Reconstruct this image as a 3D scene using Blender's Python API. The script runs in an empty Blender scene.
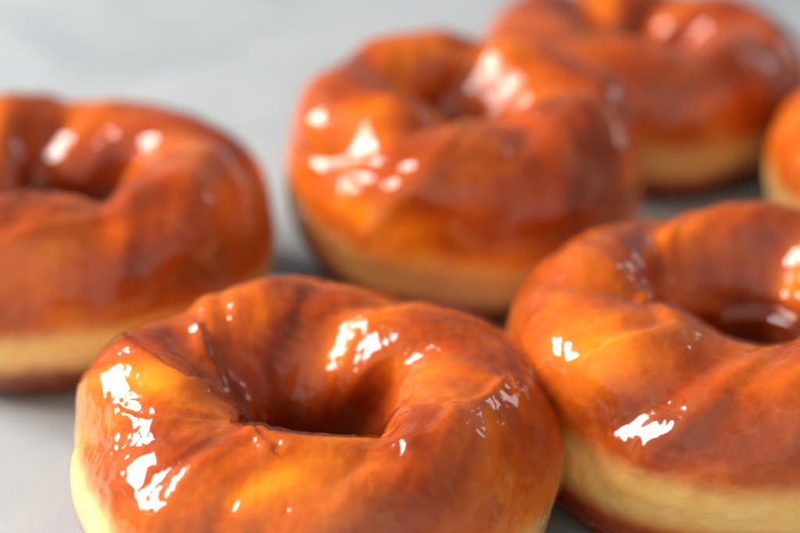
import bpy, math
import numpy as np
from mathutils import Vector, Matrix

# ------------------------------------------------------------------ camera
CM = 0.01
sc = bpy.context.scene
PITCH = math.radians(26.0)
CAM_Z = 17.0 * CM
cam_data = bpy.data.cameras.new("camera")
cam = bpy.data.objects.new("camera", cam_data)
sc.collection.objects.link(cam)
cam.location = (0, 0, CAM_Z)
cam.rotation_euler = (math.radians(90) - PITCH, 0, 0)
cam_data.sensor_width = 36
cam_data.lens = 69.7
cam_data.clip_start = 0.01
cam_data.clip_end = 50
cam_data.dof.use_dof = True
cam_data.dof.focus_distance = 0.258
cam_data.dof.aperture_fstop = 7.4
sc.camera = cam
F = 69.7 / 36 * 800

# ------------------------------------------------------------------ light
world = bpy.data.worlds.new("World")
sc.world = world
world.use_nodes = True
bg = world.node_tree.nodes["Background"]
bg.inputs[1].default_value = 1.0
# room ambience: bright warm fill added on the viewer's side, cooler daylight at the back
_nt = world.node_tree
_tc = _nt.nodes.new('ShaderNodeTexCoord')
_sp = _nt.nodes.new('ShaderNodeSeparateXYZ')
_mr = _nt.nodes.new('ShaderNodeMapRange')
_mr.inputs[1].default_value = -0.8
_mr.inputs[2].default_value = 0.8
_cr = _nt.nodes.new('ShaderNodeValToRGB')
_cr.color_ramp.elements.new(0.42)
for _e, _c in zip(_cr.color_ramp.elements, ((1.15, 1.03, 0.90, 1), (0.27, 0.255, 0.235, 1), (0.20, 0.225, 0.25, 1))):
    _e.color = _c
_nt.links.new(_tc.outputs['Generated'], _sp.inputs[0])
_nt.links.new(_sp.outputs[1], _mr.inputs[0])
_nt.links.new(_mr.outputs[0], _cr.inputs[0])
_nt.links.new(_cr.outputs[0], bg.inputs[0])


def area(name, loc, target, sx, sy, power, col):
    d = bpy.data.lights.new(name, 'AREA')
    d.shape = 'RECTANGLE'
    d.size, d.size_y, d.energy, d.color = sx, sy, power, col
    o = bpy.data.objects.new(name, d)
    o.location = loc
    q = (Vector(target) - Vector(loc)).to_track_quat('-Z', 'Y')
    o.rotation_euler = q.to_euler()
    sc.collection.objects.link(o)
    return o


# tall window at the left, its panes parted by glazing bars
tgt = Vector((0.0, 0.32, 0.03))
wdir = Vector((-0.84, 0.16, 0.54)).normalized()
wpos = tgt + wdir * 1.3
side = wdir.cross(Vector((0, 0, 1))).normalized()
upv = side.cross(wdir).normalized()
for i in (-0.5, 0.5):
    for j in (-0.5, 0.5):
        p = wpos + side * i * 0.43 + upv * j * 0.29
        area("window_pane_light", p, p - wdir, 0.385, 0.255, 10.3, (1.0, 0.98, 0.95))
# weak unseen lamp added right and behind, for sheen on the right edges
area("right_sheen_light", (1.3, 1.3, 0.75), (0.05, 0.35, 0.02), 0.30, 0.40, 1.6, (1.0, 0.95, 0.93))

sc.view_settings.view_transform = 'Standard'
sc.view_settings.look = 'None'
sc.view_settings.exposure = 0.0
sc.view_settings.gamma = 1.0
sc.cycles.max_bounces = 6
sc.cycles.diffuse_bounces = 3
sc.cycles.glossy_bounces = 3
sc.cycles.transparent_max_bounces = 8
sc.cycles.sample_clamp_indirect = 4.0
sc.cycles.caustics_reflective = False
sc.cycles.caustics_refractive = False


# ------------------------------------------------------------------ noise
def make_noise(seed):
    rng = np.random.RandomState(seed)
    perm = np.concatenate([rng.permutation(256)] * 3)
    g = rng.normal(size=(256, 3))
    g /= np.linalg.norm(g, axis=1)[:, None]

    def n3(p):
        i = np.floor(p).astype(int)
        f = p - i
        i &= 255
        w = f * f * f * (f * (f * 6 - 15) + 10)
        out = 0
        for dx in (0, 1):
            for dy in (0, 1):
                for dz in (0, 1):
                    h = perm[perm[perm[(i[:, 0] + dx) & 255] + ((i[:, 1] + dy) & 255)] + ((i[:, 2] + dz) & 255)]
                    gg = g[h]
                    d = (gg[:, 0] * (f[:, 0] - dx) + gg[:, 1] * (f[:, 1] - dy) + gg[:, 2] * (f[:, 2] - dz))
                    ww = ((w[:, 0] if dx else 1 - w[:, 0]) * (w[:, 1] if dy else 1 - w[:, 1]) * (w[:, 2] if dz else 1 - w[:, 2]))
                    out = out + d * ww
        return out * 1.6
    return n3


def fbm(n3, p, octv=4, gain=0.5):
    s, a, t = 0, 1.0, 0
    for k in range(octv):
        s = s + a * n3(p * (2.03 ** k) + 17.3 * k)
        t += a
        a *= gain
    return s / t


def sstep(a, b, x):
    t = np.clip((x - a) / (b - a), 0, 1)
    return t * t * (3 - 2 * t)


# ------------------------------------------------------------------ materials
def nodes(m):
    m.use_nodes = True
    nt = m.node_tree
    nt.nodes.clear()
    return nt, nt.nodes.new, nt.links.new


def ramp(N, stops):
    r = N('ShaderNodeValToRGB')
    e = r.color_ramp.elements
    while len(e) < len(stops):
        e.new(0.5)
    for k, (pos, c) in enumerate(stops):
        e[k].position = pos
        e[k].color = (c[0], c[1], c[2], 1) if not isinstance(c, (int, float)) else (c, c, c, 1)
    return r


def noise(N, L, co, scale, detail=4, rough=0.55, dist=0.0):
    n = N('ShaderNodeTexNoise')
    n.inputs['Scale'].default_value = scale
    n.inputs['Detail'].default_value = detail
    n.inputs['Roughness'].default_value = rough
    n.inputs['Distortion'].default_value = dist
    L(co, n.inputs['Vector'])
    return n.outputs[0]


def math_(N, L, op, a, b=None, c=None, clamp=False):
    m = N('ShaderNodeMath')
    m.operation = op
    m.use_clamp = clamp
    for k, v in enumerate((a, b, c)):
        if v is None:
            continue
        if isinstance(v, (int, float)):
            m.inputs[k].default_value = v
        else:
            L(v, m.inputs[k])
    return m.outputs[0]


def dough_material():
    m = bpy.data.materials.new("fried_dough")
    nt, N, L = nodes(m)
    out = N('ShaderNodeOutputMaterial')
    p = N('ShaderNodeBsdfPrincipled')
    L(p.outputs[0], out.inputs[0])
    co = N('ShaderNodeTexCoord').outputs['Object']
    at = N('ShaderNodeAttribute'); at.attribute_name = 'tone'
    bd = N('ShaderNodeAttribute'); bd.attribute_name = 'band'
    n1 = noise(N, L, co, 90, 6, 0.6, 0.3)
    n2 = noise(N, L, co, 420, 5, 0.65)
    t = math_(N, L, 'MULTIPLY_ADD', n1, 0.30, -0.15)
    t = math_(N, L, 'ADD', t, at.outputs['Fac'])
    t2 = math_(N, L, 'MULTIPLY_ADD', n2, 0.30, -0.15)
    t = math_(N, L, 'ADD', t, t2, clamp=True)
    crust = ramp(N, [(0.0, (0.90, 0.38, 0.018)), (0.2, (0.82, 0.235, 0.006)), (0.42, (0.60, 0.125, 0.003)),
                     (0.68, (0.40, 0.058, 0.002)), (1.0, (0.20, 0.021, 0.0015))])
    # tiny dark specks and blisters of the fried skin
    vo = N('ShaderNodeTexVoronoi')
    vo.inputs['Scale'].default_value = 620
    L(co, vo.inputs['Vector'])
    sp = ramp(N, [(0.10, 1.0), (0.26, 0.0)])
    L(vo.outputs['Distance'], sp.inputs[0])
    pick = ramp(N, [(0.55, 0.0), (0.7, 1.0)])
    L(noise(N, L, co, 150, 2, 0.5), pick.inputs[0])
    spk = math_(N, L, 'MULTIPLY', sp.outputs[0], pick.outputs[0])
    t = math_(N, L, 'MULTIPLY_ADD', spk, 0.30, t, clamp=True)
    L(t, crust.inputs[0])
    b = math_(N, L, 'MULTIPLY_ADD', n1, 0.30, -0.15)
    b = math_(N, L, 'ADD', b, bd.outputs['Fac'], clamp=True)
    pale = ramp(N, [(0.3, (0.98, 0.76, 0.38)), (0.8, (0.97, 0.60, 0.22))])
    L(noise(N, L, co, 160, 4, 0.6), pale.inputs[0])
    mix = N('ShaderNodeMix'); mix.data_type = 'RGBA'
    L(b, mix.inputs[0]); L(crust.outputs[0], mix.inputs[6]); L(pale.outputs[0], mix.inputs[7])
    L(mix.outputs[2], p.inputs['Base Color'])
    p.inputs['Roughness'].default_value = 0.42
    p.inputs['Specular IOR Level'].default_value = 0.06
    p.inputs['Subsurface Weight'].default_value = 0.45
    p.inputs['Subsurface Radius'].default_value = (1.0, 0.42, 0.14)
    p.inputs['Subsurface Scale'].default_value = 0.0015
    bump = N('ShaderNodeBump')
    bump.inputs['Strength'].default_value = 0.5
    bump.inputs['Distance'].default_value = 0.0006
    L(noise(N, L, co, 300, 6, 0.6), bump.inputs['Height'])
    L(bump.outputs[0], p.inputs['Normal'])
    return m


def glaze_material():
    m = bpy.data.materials.new("sugar_glaze")
    nt, N, L = nodes(m)
    out = N('ShaderNodeOutputMaterial')
    co = N('ShaderNodeTexCoord').outputs['Object']
    at = N('ShaderNodeAttribute'); at.attribute_name = 'haze'
    # bump: wrinkled crackle of a set sugar skin
    h1 = noise(N, L, co, 95, 3, 0.55, 0.5)
    h2 = noise(N, L, co, 520, 3, 0.6, 0.2)
    patch = ramp(N, [(0.42, 0.05), (0.68, 1.0)])
    L(noise(N, L, co, 75, 3, 0.5, 0.5), patch.inputs[0])
    wr = N('ShaderNodeAttribute'); wr.attribute_name = 'wrinkle'
    pw = math_(N, L, 'MULTIPLY_ADD', wr.outputs['Fac'], 3.2, patch.outputs[0])
    h2p = math_(N, L, 'MULTIPLY', h2, pw)
    hh = math_(N, L, 'MULTIPLY_ADD', h2p, 0.30, h1)
    bump = N('ShaderNodeBump')
    bump.inputs['Strength'].default_value = 0.42
    bump.inputs['Distance'].default_value = 0.0009
    L(hh, bump.inputs['Height'])
    # streaks of half-dry, milky sugar
    mp = N('ShaderNodeMapping')
    mp.inputs['Scale'].default_value = (1.0, 1.0, 0.55)
    L(co, mp.inputs['Vector'])
    st = ramp(N, [(0.47, 0.0), (0.70, 1.0)])
    L(noise(N, L, mp.outputs[0], 190, 6, 0.68, 1.6), st.inputs[0])
    big = ramp(N, [(0.35, 0.0), (0.7, 1.0)])
    L(noise(N, L, co, 48, 3, 0.5, 0.4), big.inputs[0])
    hz = math_(N, L, 'MULTIPLY', st.outputs[0], big.outputs[0])
    hz = math_(N, L, 'MULTIPLY_ADD', hz, 0.15, math_(N, L, 'MULTIPLY', at.outputs['Fac'], 0.035))
    # hair-thin pale lines where the setting glaze has wrinkled
    ln = math_(N, L, 'ABSOLUTE', math_(N, L, 'SUBTRACT', noise(N, L, co, 70, 2, 0.5, 1.4), 0.5))
    lr = ramp(N, [(0.0, 1.0), (0.022, 0.0)])
    L(ln, lr.inputs[0])
    lm = math_(N, L, 'MULTIPLY', lr.outputs[0], big.outputs[0])
    hz = math_(N, L, 'MULTIPLY_ADD', lm, 0.13, hz, clamp=True)
    tr = N('ShaderNodeBsdfTransparent')
    tr.inputs[0].default_value = (0.99, 0.92, 0.78, 1)
    df = N('ShaderNodeBsdfDiffuse')
    df.inputs[0].default_value = (0.82, 0.36, 0.11, 1)
    L(bump.outputs[0], df.inputs['Normal'])
    mx = N('ShaderNodeMixShader')
    L(hz, mx.inputs[0]); L(tr.outputs[0], mx.inputs[1]); L(df.outputs[0], mx.inputs[2])
    gl = N('ShaderNodeBsdfGlossy')
    gl.inputs[0].default_value = (1, 1, 1, 1)
    rg = math_(N, L, 'MULTIPLY_ADD', hz, 0.35, 0.10)
    L(rg, gl.inputs['Roughness'])
    L(bump.outputs[0], gl.inputs['Normal'])
    fr = N('ShaderNodeFresnel')
    fr.inputs['IOR'].default_value = 1.5
    L(bump.outputs[0], fr.inputs['Normal'])
    geo = N('ShaderNodeNewGeometry')
    f2 = math_(N, L, 'MULTIPLY', fr.outputs[0], math_(N, L, 'SUBTRACT', 1.0, geo.outputs['Backfacing']))
    m2 = N('ShaderNodeMixShader')
    L(f2, m2.inputs[0]); L(mx.outputs[0], m2.inputs[1]); L(gl.outputs[0], m2.inputs[2])
    L(m2.outputs[0], out.inputs[0])
    return m


def table_material():
    m = bpy.data.materials.new("pale_stone")
    nt, N, L = nodes(m)
    out = N('ShaderNodeOutputMaterial')
    p = N('ShaderNodeBsdfPrincipled')
    L(p.outputs[0], out.inputs[0])
    co = N('ShaderNodeTexCoord').outputs['Object']
    r = ramp(N, [(0.3, (0.305, 0.332, 0.356)), (0.5, (0.376, 0.402, 0.422)), (0.7, (0.43, 0.450, 0.462))])
    L(noise(N, L, co, 13, 6, 0.6, 1.0), r.inputs[0])
    L(r.outputs[0], p.inputs['Base Color'])
    p.inputs['Roughness'].default_value = 0.38
    bump = N('ShaderNodeBump')
    bump.inputs['Strength'].default_value = 0.25
    bump.inputs['Distance'].default_value = 0.0006
    L(noise(N, L, co, 260, 5, 0.6), bump.inputs['Height'])
    L(bump.outputs[0], p.inputs['Normal'])
    return m


M_DOUGH, M_GLAZE, M_TABLE = dough_material(), glaze_material(), table_material()

# ------------------------------------------------------------------ table
bpyv = [(-1.2, -0.4, 0), (1.6, -0.4, 0), (1.6, 2.6, 0), (-1.2, 2.6, 0)]
vv = bpyv + [(x, y, -0.03) for x, y, z in bpyv]
me = bpy.data.meshes.new("tabletop")
me.from_pydata(vv, [], [(0, 1, 2, 3), (7, 6, 5, 4), (0, 4, 5, 1), (1, 5, 6, 2), (2, 6, 7, 3), (3, 7, 4, 0)])
me.materials.append(M_TABLE)
tb = bpy.data.objects.new("tabletop", me)
tb['kind'] = 'structure'
sc.collection.objects.link(tb)


# ------------------------------------------------------------------ doughnuts
def seg_dist(u, v, pts, wu, wv):
    """distance from every (u, v) to a polyline; u wraps; wu and wv turn angles into centimetres"""
    best = np.full(u.shape, 1e9)
    sgn = np.ones(u.shape)
    for (a, b) in zip(pts[:-1], pts[1:]):
        au, av = a[0], a[1]
        du = b[0] - au
        du = (du + math.pi) % (2 * math.pi) - math.pi
        dv = (b[1] - av + math.pi) % (2 * math.pi) - math.pi
        pu = (u - au + math.pi) % (2 * math.pi) - math.pi
        pv = (v - av + math.pi) % (2 * math.pi) - math.pi
        X, Y, dX, dY = pu * wu, pv * wv, du * wu, dv * wv
        t = np.clip((X * dX + Y * dY) / (dX * dX + dY * dY + 1e-9), 0, 1)
        dd = np.hypot(X - t * dX, Y - t * dY)
        sgn = np.where(dd < best, np.sign(dX * Y - dY * X), sgn)
        best = np.minimum(best, dd)
    return best, sgn


def ring_surface(spec, nu, nv):
    """positions (cm), tone, band, haze and glaze depth of one doughnut on a nu x nv grid.
    u: 0 is to the right, -90 degrees towards the camera; v: 0 outer rim, 90 top, 180 hole."""
    uu = np.linspace(0, 2 * math.pi, nu, endpoint=False)
    vv = np.linspace(0, 2 * math.pi, nv, endpoint=False)
    u, v = [q.ravel() for q in np.meshgrid(uu, vv, indexing='ij')]
    n3 = make_noise(spec['seed'])
    R0, a, b = spec['R0'], spec['a'], spec['b']
    cu, su, cv, sv = np.cos(u), np.sin(u), np.cos(v), np.sin(v)
    # plump section: outer side nearly upright at the rim, soft flat sole
    e = 0.90
    px = np.sign(cv) * np.abs(cv) ** e
    pz = np.sign(sv) * np.abs(sv) ** (0.92)
    base = np.stack([(R0 + a * px) * cu, (R0 + a * px) * su, b * pz], 1)
    low = n3(np.stack([cu * 0.9, su * 0.9, cu * 0 + 3.1], 1))
    low2 = n3(np.stack([cu * 1.3 + 9, su * 1.3, cu * 0 + 1.1], 1))
    R = R0 + 0.16 * low
    A = a * (1 + 0.09 * low2)
    B = b * (1 + 0.05 * low)
    hole = sstep(0.2, -0.9, cv)
    x = R + A * px
    z = B * pz
    # the hole narrows to a waist half way down
    x = x - 0.18 * hole * np.exp(-((pz + 0.15) / 0.5) ** 2)
    # flat sole
    z = np.where(z < 0, -(-z / b) ** 1.0 * b, z)
    zmin = -0.86 * b
    z = np.where(z < zmin + 0.25, zmin + 0.25 - 0.25 * np.tanh((zmin + 0.25 - z) / 0.25), z)
    hx, hy = spec.get('hole_shift', (0, 0))
    x = x + hole * (hx * cu + hy * su)
    P = np.stack([x * cu, x * su, z], 1)
    # normals of the plain ring
    nx = cv / a; nz = sv / b
    ln = np.hypot(nx, nz)
    Nn = np.stack([nx / ln * cu, nx / ln * su, nz / ln], 1)
    topw = sstep(-0.35, 0.45, sv)
    # twisted folds of the dough
    # two or three strands wound round the ring: rounded crests, narrow valleys
    m_, n_ = spec.get('strands', (5, 2))
    ph = n_ * v - m_ * u + math.radians(spec.get('phase', 0)) + 1.5 * n3(base * 0.36 + 5)
    rope = np.sqrt(np.cos(ph / 2) ** 2 + 0.02) ** 0.8
    vary = 0.55 + 0.9 * np.clip(n3(base * 0.33 + 30) + 0.45, 0, 1)
    upper = sstep(-0.25, 0.75, sv) + 0.45 * (cv < 0) * (1 - sstep(-0.25, 0.75, sv)) * sstep(-0.9, 0, sv)
    d = spec.get('rope', 0.30) * vary * (rope - 0.62) * upper
    flank = np.sin(ph)  # one flank of each strand tinted golden as if lit, the other browner
    # stretch marks and ripples that run along the strands
    cp, sp_ = np.cos(ph), np.sin(ph)
    rip = n3(np.stack([cp * 0.65, sp_ * 0.65, cp * 0], 1) + base * 0.33 + 13)
    rip2 = n3(np.stack([cp * 1.5, sp_ * 1.5, cp * 0], 1) + base * 0.45 + 33)
    d += (0.12 * rip + 0.022 * rip2 * np.clip(0.6 + n3(base * 0.4 + 77), 0, 1.4)) * upper * spec.get('ripple', 1.0) * (1 - 0.45 * sstep(0.1, -0.7, cv))
    d += 0.15 * n3(base * 0.50 + 11) * (0.35 + 0.65 * topw)
    # proofing waist between the two fried halves
    d -= 0.05 * np.exp(-((z + 0.55 - 0.15 * low2) / 0.35) ** 2) * (cv > 0)
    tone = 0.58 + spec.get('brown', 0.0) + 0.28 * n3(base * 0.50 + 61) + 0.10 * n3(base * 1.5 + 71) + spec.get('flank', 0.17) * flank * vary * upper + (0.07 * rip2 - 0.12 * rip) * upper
    haze = 0.5 * np.clip(n3(base * 0.8 + 90), 0, 1) * topw + 0.9 * np.clip(rip2 - 0.1, 0, 1) * topw
    for ft in spec.get('features', []):
        kind, pts, w, amt = ft
        pts = [(math.radians(p[0]), math.radians(p[1])) for p in pts]
        ds, sg = seg_dist(u, v, pts, R0 * 0.9, (a + b) / 2)
        ds = ds * (1 + 0.22 * n3(base * 1.3 + 23))
        g = np.exp(-(ds / w) ** 2)
        if kind == 'bump':
            d += amt * g
        elif kind == 'crease':
            d += amt * np.clip(1 - ds / w, 0, 1) ** 1.5
        elif kind == 'fold':      # long slope on one side, steep lip on the other
            sd = ds * sg + 0.06 * n3(base * 1.7 + 29)
            d += amt * np.where(sd < 0, np.exp(-(sd / (1.25 * w)) ** 2), np.exp(-(sd / (0.42 * w)) ** 2))
            d -= 0.18 * amt * np.exp(-((sd - 0.85 * w) / (0.45 * w)) ** 2)
        elif kind == 'tone':
            tone += amt * g
        elif kind == 'haze':
            haze += amt * g
    P = P + Nn * d[:, None]
    # fine sag of the skin
    P = P + Nn * (0.022 * fbm(n3, base * 2.6 + 7, 3))[:, None]
    # pale band at the equator, brown sole
    bz, bw = spec.get('band_z', -0.55), spec.get('band_w', 0.52)
    bt, bu = spec.get('band_tilt', (0, 0))
    bz = bz + bt * np.cos(u - math.radians(bu))
    wob = 0.16 * n3(np.stack([cu * 2.2, su * 2.2, cu * 0 + 8], 1)) + 0.05 * n3(base * 3)
    outer = sstep(-0.25, 0.25, cv)
    band = sstep(bw + 0.30, bw - 0.28, np.abs(z - bz + wob)) * outer * spec.get('band', 1.0)
    tone = tone - 0.22 * np.exp(-((z - bz + wob - bw - 0.15) / 0.35) ** 2) * outer
    tone = tone + 0.45 * sstep(bz - bw * 0.6, bz - bw - 0.7, z + wob)
    tone = tone + 0.75 * (1 - outer) * sstep(1.45, -0.3, z)  # shade inside the hole painted into the tone, deeper lower down
    # glaze depth, running down the sides in soft tongues
    edge = spec.get('glaze_z', -1.45) + 0.30 * n3(np.stack([cu * 3.4, su * 3.4, cu * 0 + 2], 1)) \
        + 0.12 * n3(np.stack([cu * 9, su * 9, cu * 0 + 4], 1))
    gd = sstep(0, 0.30, z - edge) * (0.055 + 0.03 * np.clip(n3(base * 1.1 + 3), -1, 1)
                                     + 0.02 * fbm(n3, base * 4.5 + 57, 3)) \
        + 0.030 * np.exp(-((z - edge - 0.22) / 0.12) ** 2)
    wrinkle = np.exp(-((z - bz + wob) / 0.55) ** 2) * outer * sstep(-0.1, 0.5, n3(base * 0.9 + 19))
    gd = np.where(z < edge, -0.03, np.maximum(gd, 0.004))
    return u, v, P, tone, band, haze, gd, wrinkle


def grid_mesh(name, P, nu, nv, mat, attrs, keep=None):
    i = np.arange(nu)[:, None]; j = np.arange(nv)[None, :]
    a = (i * nv + j); b = (((i + 1) % nu) * nv + j); c = (((i + 1) % nu) * nv + (j + 1) % nv); d = (i * nv + (j + 1) % nv)
    faces = np.stack([a, b, c, d], -1).reshape(-1, 4)
    if keep is not None:
        faces = faces[keep[faces].any(1)]
        used = np.unique(faces)
        mp = np.full(len(P), -1); mp[used] = np.arange(len(used))
        faces = mp[faces]; P = P[used]
        attrs = {k: q[used] for k, q in attrs.items()}
    me = bpy.data.meshes.new(name)
    me.vertices.add(len(P)); me.vertices.foreach_set('co', (P * CM).astype(np.float32).ravel())
    me.loops.add(faces.size); me.loops.foreach_set('vertex_index', faces.astype(np.int32).ravel())
    me.polygons.add(len(faces))
    me.polygons.foreach_set('loop_start', np.arange(0, faces.size, 4, dtype=np.int32))
    me.polygons.foreach_set('loop_total', np.full(len(faces), 4, dtype=np.int32))
    me.update(calc_edges=True)
    me.polygons.foreach_set('use_smooth', np.ones(len(faces), dtype=bool))
    for k, q in attrs.items():
        at = me.attributes.new(k, 'FLOAT', 'POINT')
        at.data.foreach_set('value', q.astype(np.float32))
    me.materials.append(mat)
    me.update()
    return me


def vertex_normals(P, nu, nv):
    G = P.reshape(nu, nv, 3)
    du = np.roll(G, -1, 0) - np.roll(G, 1, 0)
    dv = np.roll(G, -1, 1) - np.roll(G, 1, 1)
    n = np.cross(du, dv)
    n /= np.linalg.norm(n, axis=2)[..., None] + 1e-12
    return n.reshape(-1, 3)


def doughnut(spec):
    nu, nv = spec.get('res', (380, 200))
    u, v, P, tone, band, haze, gd, wrinkle = ring_surface(spec, nu, nv)
    n = vertex_normals(P, nu, nv)
    P = P - np.array([0, 0, P[:, 2].min()])
    root = bpy.data.objects.new("doughnut", None)
    root.empty_display_size = 0.02
    root.location = (spec['pos'][0] * CM, spec['pos'][1] * CM, 0)
    root['label'] = spec['label']
    root['category'] = 'doughnut'
    root['group'] = 'glazed doughnuts on the pale tabletop'
    sc.collection.objects.link(root)
    s = spec.get('scale', 1.0)
    rz = math.radians(spec.get('rot', 0))
    rx, ry = [math.radians(q) for q in spec.get('tilt', (0, 0))]
    Rm = np.array(Matrix.Rotation(rx, 3, 'X') @ Matrix.Rotation(ry, 3, 'Y') @ Matrix.Rotation(rz, 3, 'Z'))
    Pw = (P * s) @ Rm.T
    nw = n @ Rm.T
    Pw = Pw - np.array([0, 0, Pw[:, 2].min()])
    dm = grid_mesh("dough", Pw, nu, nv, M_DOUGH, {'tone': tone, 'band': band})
    do = bpy.data.objects.new("dough", dm); sc.collection.objects.link(do); do.parent = root
    Pg = Pw + nw * gd[:, None]
    gm = grid_mesh("glaze", Pg, nu, nv, M_GLAZE, {'haze': haze, 'wrinkle': wrinkle}, keep=gd > 0)
    go = bpy.data.objects.new("glaze", gm); sc.collection.objects.link(go); go.parent = root
    return root


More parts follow.
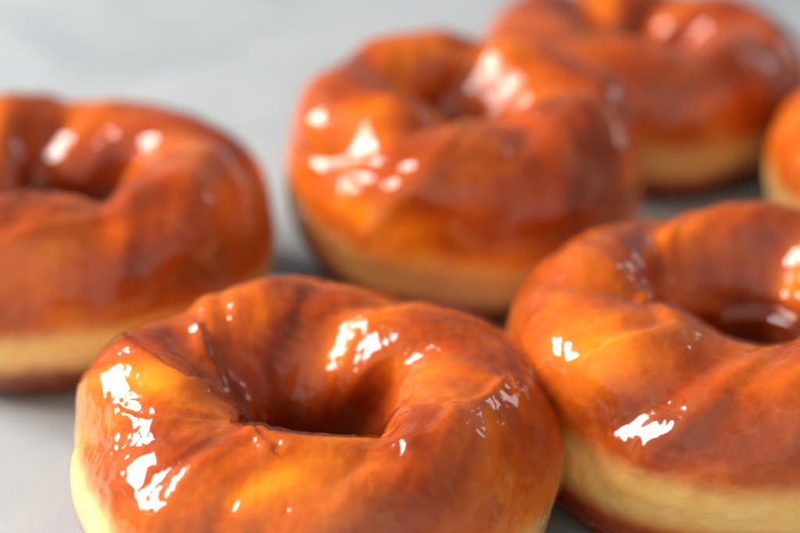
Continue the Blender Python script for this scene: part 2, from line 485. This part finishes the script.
#FEAT_BEGIN  (folds, creases, crust tone with hole-wall shade painted in, sugar haze of each doughnut; (u, v) in degrees)
FEATURES = {
    0: [
        ('fold', [(169.0, 75.0), (198.0, 107.0), (173.0, 159.0), (260.0, 100.0), (282.0, 100.0), (303.0, 93.0)], 0.22, 0.09),
        ('fold', [(200.0, 66.0), (209.0, 73.0), (221.0, 93.0), (227.0, 120.0), (258.0, 91.0)], 0.16, 0.06),
        ('fold', [(144.0, 94.0), (158.0, 123.0), (172.0, 148.0)], 0.26, 0.11),
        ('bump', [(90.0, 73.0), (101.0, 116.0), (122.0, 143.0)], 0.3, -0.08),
        ('bump', [(67.0, 114.0), (73.0, 147.0)], 0.34, 0.05),
        ('fold', [(300.0, 86.0), (310.0, 80.0), (328.0, 87.0), (353.0, 75.0)], 0.22, 0.07),
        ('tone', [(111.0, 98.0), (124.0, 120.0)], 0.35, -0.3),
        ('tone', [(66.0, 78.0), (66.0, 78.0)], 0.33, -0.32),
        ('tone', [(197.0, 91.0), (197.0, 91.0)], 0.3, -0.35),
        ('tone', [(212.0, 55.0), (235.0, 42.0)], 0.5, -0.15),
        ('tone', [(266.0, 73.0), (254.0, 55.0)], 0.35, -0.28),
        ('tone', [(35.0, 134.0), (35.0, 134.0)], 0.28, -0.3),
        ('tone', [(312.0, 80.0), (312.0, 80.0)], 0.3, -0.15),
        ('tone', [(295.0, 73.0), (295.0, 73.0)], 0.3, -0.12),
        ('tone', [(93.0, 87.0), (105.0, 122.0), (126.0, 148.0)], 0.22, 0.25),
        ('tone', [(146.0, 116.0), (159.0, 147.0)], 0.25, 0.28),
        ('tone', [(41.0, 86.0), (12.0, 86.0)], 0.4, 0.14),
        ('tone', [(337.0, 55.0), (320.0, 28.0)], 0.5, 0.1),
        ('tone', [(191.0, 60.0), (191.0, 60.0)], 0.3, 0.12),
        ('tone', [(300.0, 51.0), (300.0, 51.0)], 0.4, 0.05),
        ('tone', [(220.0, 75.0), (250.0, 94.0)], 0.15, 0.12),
        ('haze', [(209.0, 73.0), (221.0, 93.0), (225.0, 123.0), (256.0, 100.0), (282.0, 100.0), (303.0, 93.0), (313.0, 87.0)], 0.14, 0.8),
        ('haze', [(333.0, 94.0), (302.0, 62.0)], 0.3, 0.6),
        ('haze', [(346.0, 37.0), (336.0, 8.0)], 0.2, 0.5),
        ('haze', [(281.0, 55.0), (295.0, 39.0)], 0.3, 0.4),
    ],
    1: [
        ('bump', [(217.0, 51.0), (228.0, 50.0)], 0.35, 0.08),
        ('fold', [(221.0, 69.0), (227.0, 87.0), (229.0, 102.0), (93.0, 172.0), (48.0, 172.0)], 0.28, 0.1),
        ('tone', [(188.0, 68.0), (188.0, 68.0)], 0.45, -0.34),
        ('tone', [(239.0, 87.0), (239.0, 87.0)], 0.4, 0.2),
        ('tone', [(126.0, 130.0), (105.0, 147.0)], 0.4, 0.22),
        ('tone', [(58.0, 154.0), (58.0, 154.0)], 0.3, -0.3),
        ('tone', [(257.0, 71.0), (257.0, 71.0)], 0.3, -0.14),
        ('tone', [(213.0, 26.0), (229.0, 32.0)], 0.4, 0.22),
        ('tone', [(218.0, 91.0), (218.0, 91.0)], 0.3, 0.1),
        ('tone', [(129.0, 100.0), (129.0, 100.0)], 0.3, 0.2),
        ('haze', [(122.0, 91.0), (130.0, 118.0)], 0.25, 0.6),
    ],
    2: [
        ('fold', [(277.0, 68.0), (308.0, 87.0), (335.0, 87.0), (1.0, 80.0)], 0.4, 0.06),
        ('tone', [(309.0, 60.0), (287.0, 51.0)], 0.45, -0.22),
        ('tone', [(7.0, 93.0), (7.0, 93.0)], 0.35, -0.25),
        ('tone', [(107.0, 123.0), (107.0, 123.0)], 0.4, 0.25),
        ('tone', [(367.0, 48.0), (341.0, 19.0)], 0.5, 0.28),
        ('tone', [(314.0, 17.0), (314.0, 17.0)], 0.5, 0.22),
        ('tone', [(75.0, 107.0), (75.0, 107.0)], 0.25, -0.2),
    ],
    3: [
        ('fold', [(203.0, 21.0), (232.0, 39.0), (259.0, 46.0), (281.0, 62.0), (306.0, 91.0), (343.0, 93.0)], 0.4, 0.09),
        ('bump', [(220.0, 94.0), (234.0, 102.0)], 0.3, 0.12),
        ('bump', [(225.0, 39.0), (257.0, 53.0)], 0.13, 0.05),
        ('bump', [(255.0, 39.0), (278.0, 39.0)], 0.15, 0.05),
        ('tone', [(232.0, 21.0), (249.0, 21.0)], 0.4, -0.38),
        ('tone', [(116.0, 111.0), (87.0, 114.0)], 0.35, -0.3),
        ('tone', [(317.0, 46.0), (344.0, 76.0)], 0.7, 0.26),
        ('tone', [(157.0, 62.0), (157.0, 62.0)], 0.5, 0.15),
        ('tone', [(287.0, 24.0), (287.0, 24.0)], 0.5, 0.1),
        ('tone', [(342.0, 104.0), (342.0, 104.0)], 0.3, 0.2),
        ('tone', [(257.0, 4.0), (279.0, 357.0)], 0.35, -0.3),
        ('haze', [(19.0, 76.0), (359.0, 62.0)], 0.3, 0.4),
    ],
    4: [
        ('tone', [(275.0, 76.0), (261.0, 48.0)], 0.8, 0.2),
        ('tone', [(294.0, 50.0), (294.0, 50.0)], 0.8, 0.2),
        ('tone', [(210.0, 104.0), (210.0, 104.0)], 0.3, -0.15),
    ],
    5: [
        ('tone', [(197.0, 26.0), (197.0, 26.0)], 0.4, -0.15),
    ],
}
#FEAT_END

SPECS = [
    dict(seed=3, pos=(-1.52, 23.5), scale=0.965, R0=2.94, a=1.54, b=2.0, strands=(5, 2), phase=20, rope=0.40,
         band_z=-0.08, band_tilt=(0.32, 185), band_w=0.42, glaze_z=-1.55, res=(760, 400),
         label="sharp glazed doughnut at the front centre, its hole fully in view"),
    dict(seed=8, pos=(6.62, 26.1), scale=1.02, R0=3.0, a=1.52, b=2.05, strands=(5, 2), phase=200, rope=0.42, hole_shift=(0.1, 0.50),
         band_z=-0.05, band_w=0.46, glaze_z=-1.45, res=(620, 330),
         label="large glazed doughnut at right, cut off by the photo's right edge"),
    dict(seed=14, pos=(-7.7, 32.6), scale=1.06, R0=2.85, a=1.65, b=2.0, strands=(5, 2), phase=100, rope=0.38,
         band_z=-0.45, band_w=0.38, brown=0.09,
         label="blurred glazed doughnut cut off by the left edge, a straight pale band round it"),
    dict(seed=21, pos=(1.35, 35.2), scale=0.96, R0=2.72, a=1.83, b=2.4, strands=(5, 2), phase=70, rope=0.52, tilt=(7, 5),
         hole_shift=(-0.40, 0.55), band_z=-0.45, band_w=0.50, band=0.45, brown=0.05,
         label="tilted glazed doughnut in the middle, three white glints on its left shoulder"),
    dict(seed=33, pos=(6.95, 43.1), scale=1.07, R0=2.85, a=1.65, b=1.95, strands=(5, 2), phase=300, rope=0.42,
         band_z=-0.45, band_w=0.40, band=0.8, brown=0.10,
         label="most blurred glazed doughnut at the back, cut off by the upper edge"),
    dict(seed=47, pos=(13.9, 36.5), R0=2.85, a=1.65, b=2.0, strands=(5, 2), phase=0,
         band_z=-0.45,
         label="glazed doughnut of which only a small slice shows at the right edge"),
]
for k_, s_ in enumerate(SPECS):
    s_['features'] = FEATURES.get(k_, [])
    doughnut(s_)
